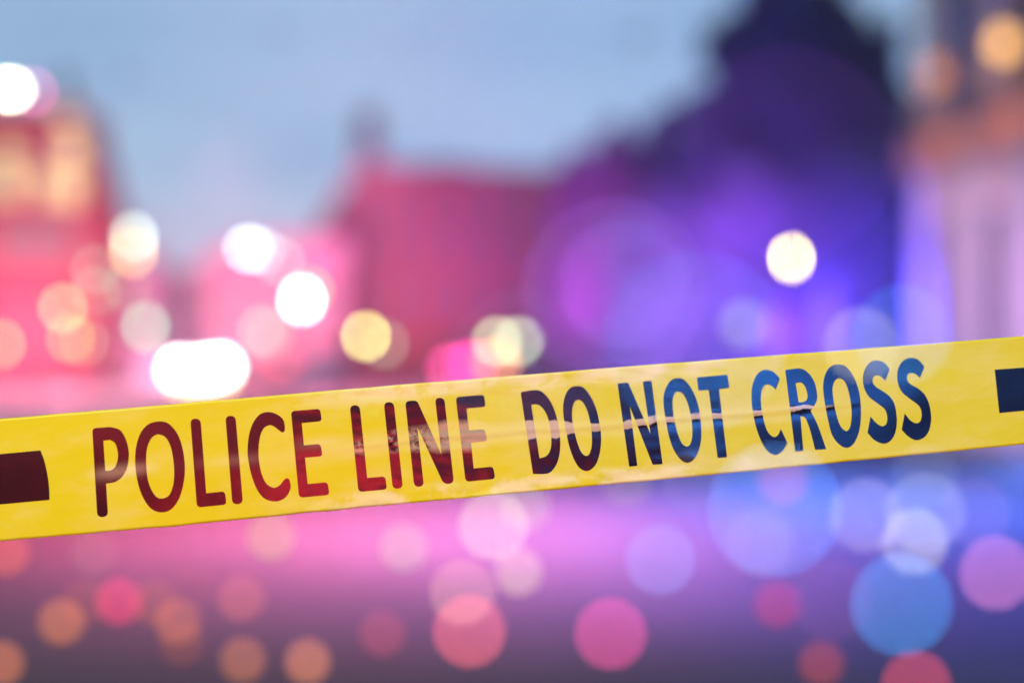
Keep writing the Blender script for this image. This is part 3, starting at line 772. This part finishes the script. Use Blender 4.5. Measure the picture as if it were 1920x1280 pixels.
letter([[(730,192,55),(865,186,40),(1145,805,0),(1071,158,55),(1176,155,55),(1287,1130,60),(1170,1142,60),(868,487,0),(943,1165,60),(833,1172,60)]], *C3, 'letter N of LINE')
letter([[(1308,148,45),(1630,120,40),(1650,258,40),(1430,276,0),(1460,528,0),(1640,512,40),(1667,648,40),(1482,665,0),(1512,962,0),(1735,940,40),(1760,1080,45),(1420,1113,50)]], *C3, 'letter E of LINE')
letter([[(104,235,6),(140,216),(310,200),(410,265),(490,390),(545,560),(575,740),(577,900),(552,1040),(500,1140),(425,1198),(252,1203,6)],
        [(230,375,0),(310,372),(380,430),(430,530),(460,680),(472,830),(455,930),(410,990),(330,1017,6)]], *D4, 'letter D of DO')
letter([[(775,150),(860,170),(940,270),(1005,410),(1045,570),(1068,740),(1060,910),(1020,1060),(960,1140),(890,1168),(810,1130),(745,1030),(690,880),(650,700),(620,520),(614,380),(640,260),(695,175)],
        [(795,315),(850,345),(905,450),(940,590),(958,740),(955,880),(925,970),(880,985),(830,940),(785,830),(750,700),(725,560),(722,440),(745,350)]], *D4, 'letter O of DO')
letter([[(48,237,8),(168,224,10),(425,812,0),(337,213,10),(435,205,10),(563,1155,12),(450,1163,12),(188,495,0),(274,1175,12),(182,1185,12)]], *E5, 'letter N of NOT')
letter([[(740,175),(810,195),(890,290),(950,420),(985,560),(1005,740),(1000,900),(960,1040),(900,1120),(835,1140),(765,1100),(690,990),(640,850),(605,680),(575,480),(578,360),(620,250),(675,190)],
        [(740,327),(800,360),(850,460),(885,600),(903,740),(900,860),(875,935),(835,955),(785,920),(740,820),(705,690),(680,540),(678,420),(700,350)]], *E5, 'letter O of NOT')
letter([[(955,168,10),(1303,136,10),(1327,286,10),(1207,300,8),(1300,1078,12),(1193,1085,12),(1090,308,8),(974,318,10)]], *E5, 'letter T of NOT')
letter([[(235,147),(320,172),(400,250,8),(350,385,8),(300,340),(240,322),(190,370),(170,480),(180,620),(215,790),(260,900),(325,953),(375,930),(412,858,8),(490,1025,8),(430,1120),(345,1168),(250,1120),(170,990),(110,820),(70,620),(58,460),(70,330),(115,220),(170,165)]], *F6, 'letter C of CROSS')
letter([[(464,150,5),(640,132),(740,185),(815,300),(845,440),(835,530),(768,640,0),(855,815),(955,1098,8),(822,1106,8),(765,880),(718,750),(690,712),(645,700,8),(680,1118,12),(583,1128,12)],
        [(588,308,0),(650,298),(700,345),(730,440),(725,500),(690,530),(624,538,10)]], *F6, 'letter R of CROSS')
letter([[(80,178),(160,200),(240,290),(300,420),(335,560),(348,740),(340,900),(310,1030),(250,1140),(170,1178),(80,1130),(0,1020),(-45,850),(-80,670),(-105,480),(-95,350),(-50,240),(10,190)],
        [(85,345),(150,380),(190,470),(220,600),(237,760),(225,900),(200,960),(165,978),(110,930),(70,840),(35,700),(10,540),(8,450),(35,375)]], *G7, 'letter O of CROSS')
letter([[(545,130),(630,160),(693,240,8),(640,372,8),(590,325),(540,308),(495,335),(490,395),(530,450),(610,500),(690,560),(745,640),(772,760),(778,880),(755,1010),(695,1100),(615,1128),(510,1085),(427,998,8),(463,803,8),(530,880),(600,920),(650,895),(665,830),(655,760),(625,705),(540,640),(450,570),(395,480),(370,370),(385,260),(430,180),(480,143)]], *G7, 'first letter S of CROSS')
letter([[(960,100),(1045,130),(1110,212,8),(1055,340,8),(1005,295),(955,279),(910,300),(900,355),(940,415),(1030,465),(1105,530),(1155,620),(1183,730),(1190,850),(1165,970),(1110,1050),(1015,1087),(920,1045),(837,963,8),(873,765,8),(940,850),(1010,884),(1060,860),(1077,790),(1068,720),(1035,665),(950,600),(850,520),(800,430),(782,330),(795,230),(840,150),(900,110)]], *G7, 'last letter S of CROSS')
letter([[(-700, 442, 0), (403, 341, 8), (440, 440), (470, 570), (488, 700), (494, 835, 8), (-700, 944, 0)]], 5.333, 0, 780, 'black block left of POLICE', 'printed_block')
letter([[(474, 405, 6), (1500, 332, 0), (1500, 762, 0), (522, 857, 7)]], 5.564, 1780, 620, 'black block right of CROSS', 'printed_block')

# ------------------------------------------------------------------ the lit evening haze over the street
hm = bpy.data.materials.new('haze_air'); hm.use_nodes = True; ht = hm.node_tree; ht.nodes.clear()
pv = N(ht, 'ShaderNodeVolumePrincipled'); pv.inputs['Color'].default_value = (.95, .95, .95, 1); pv.inputs['Density'].default_value = .0017
ho = N(ht, 'ShaderNodeOutputMaterial'); ht.links.new(pv.outputs[0], ho.inputs['Volume'])
hb = MB().box(-60, 60, -20, 110, -1.5, 30).build('haze', hm); hb['kind'] = 'stuff'
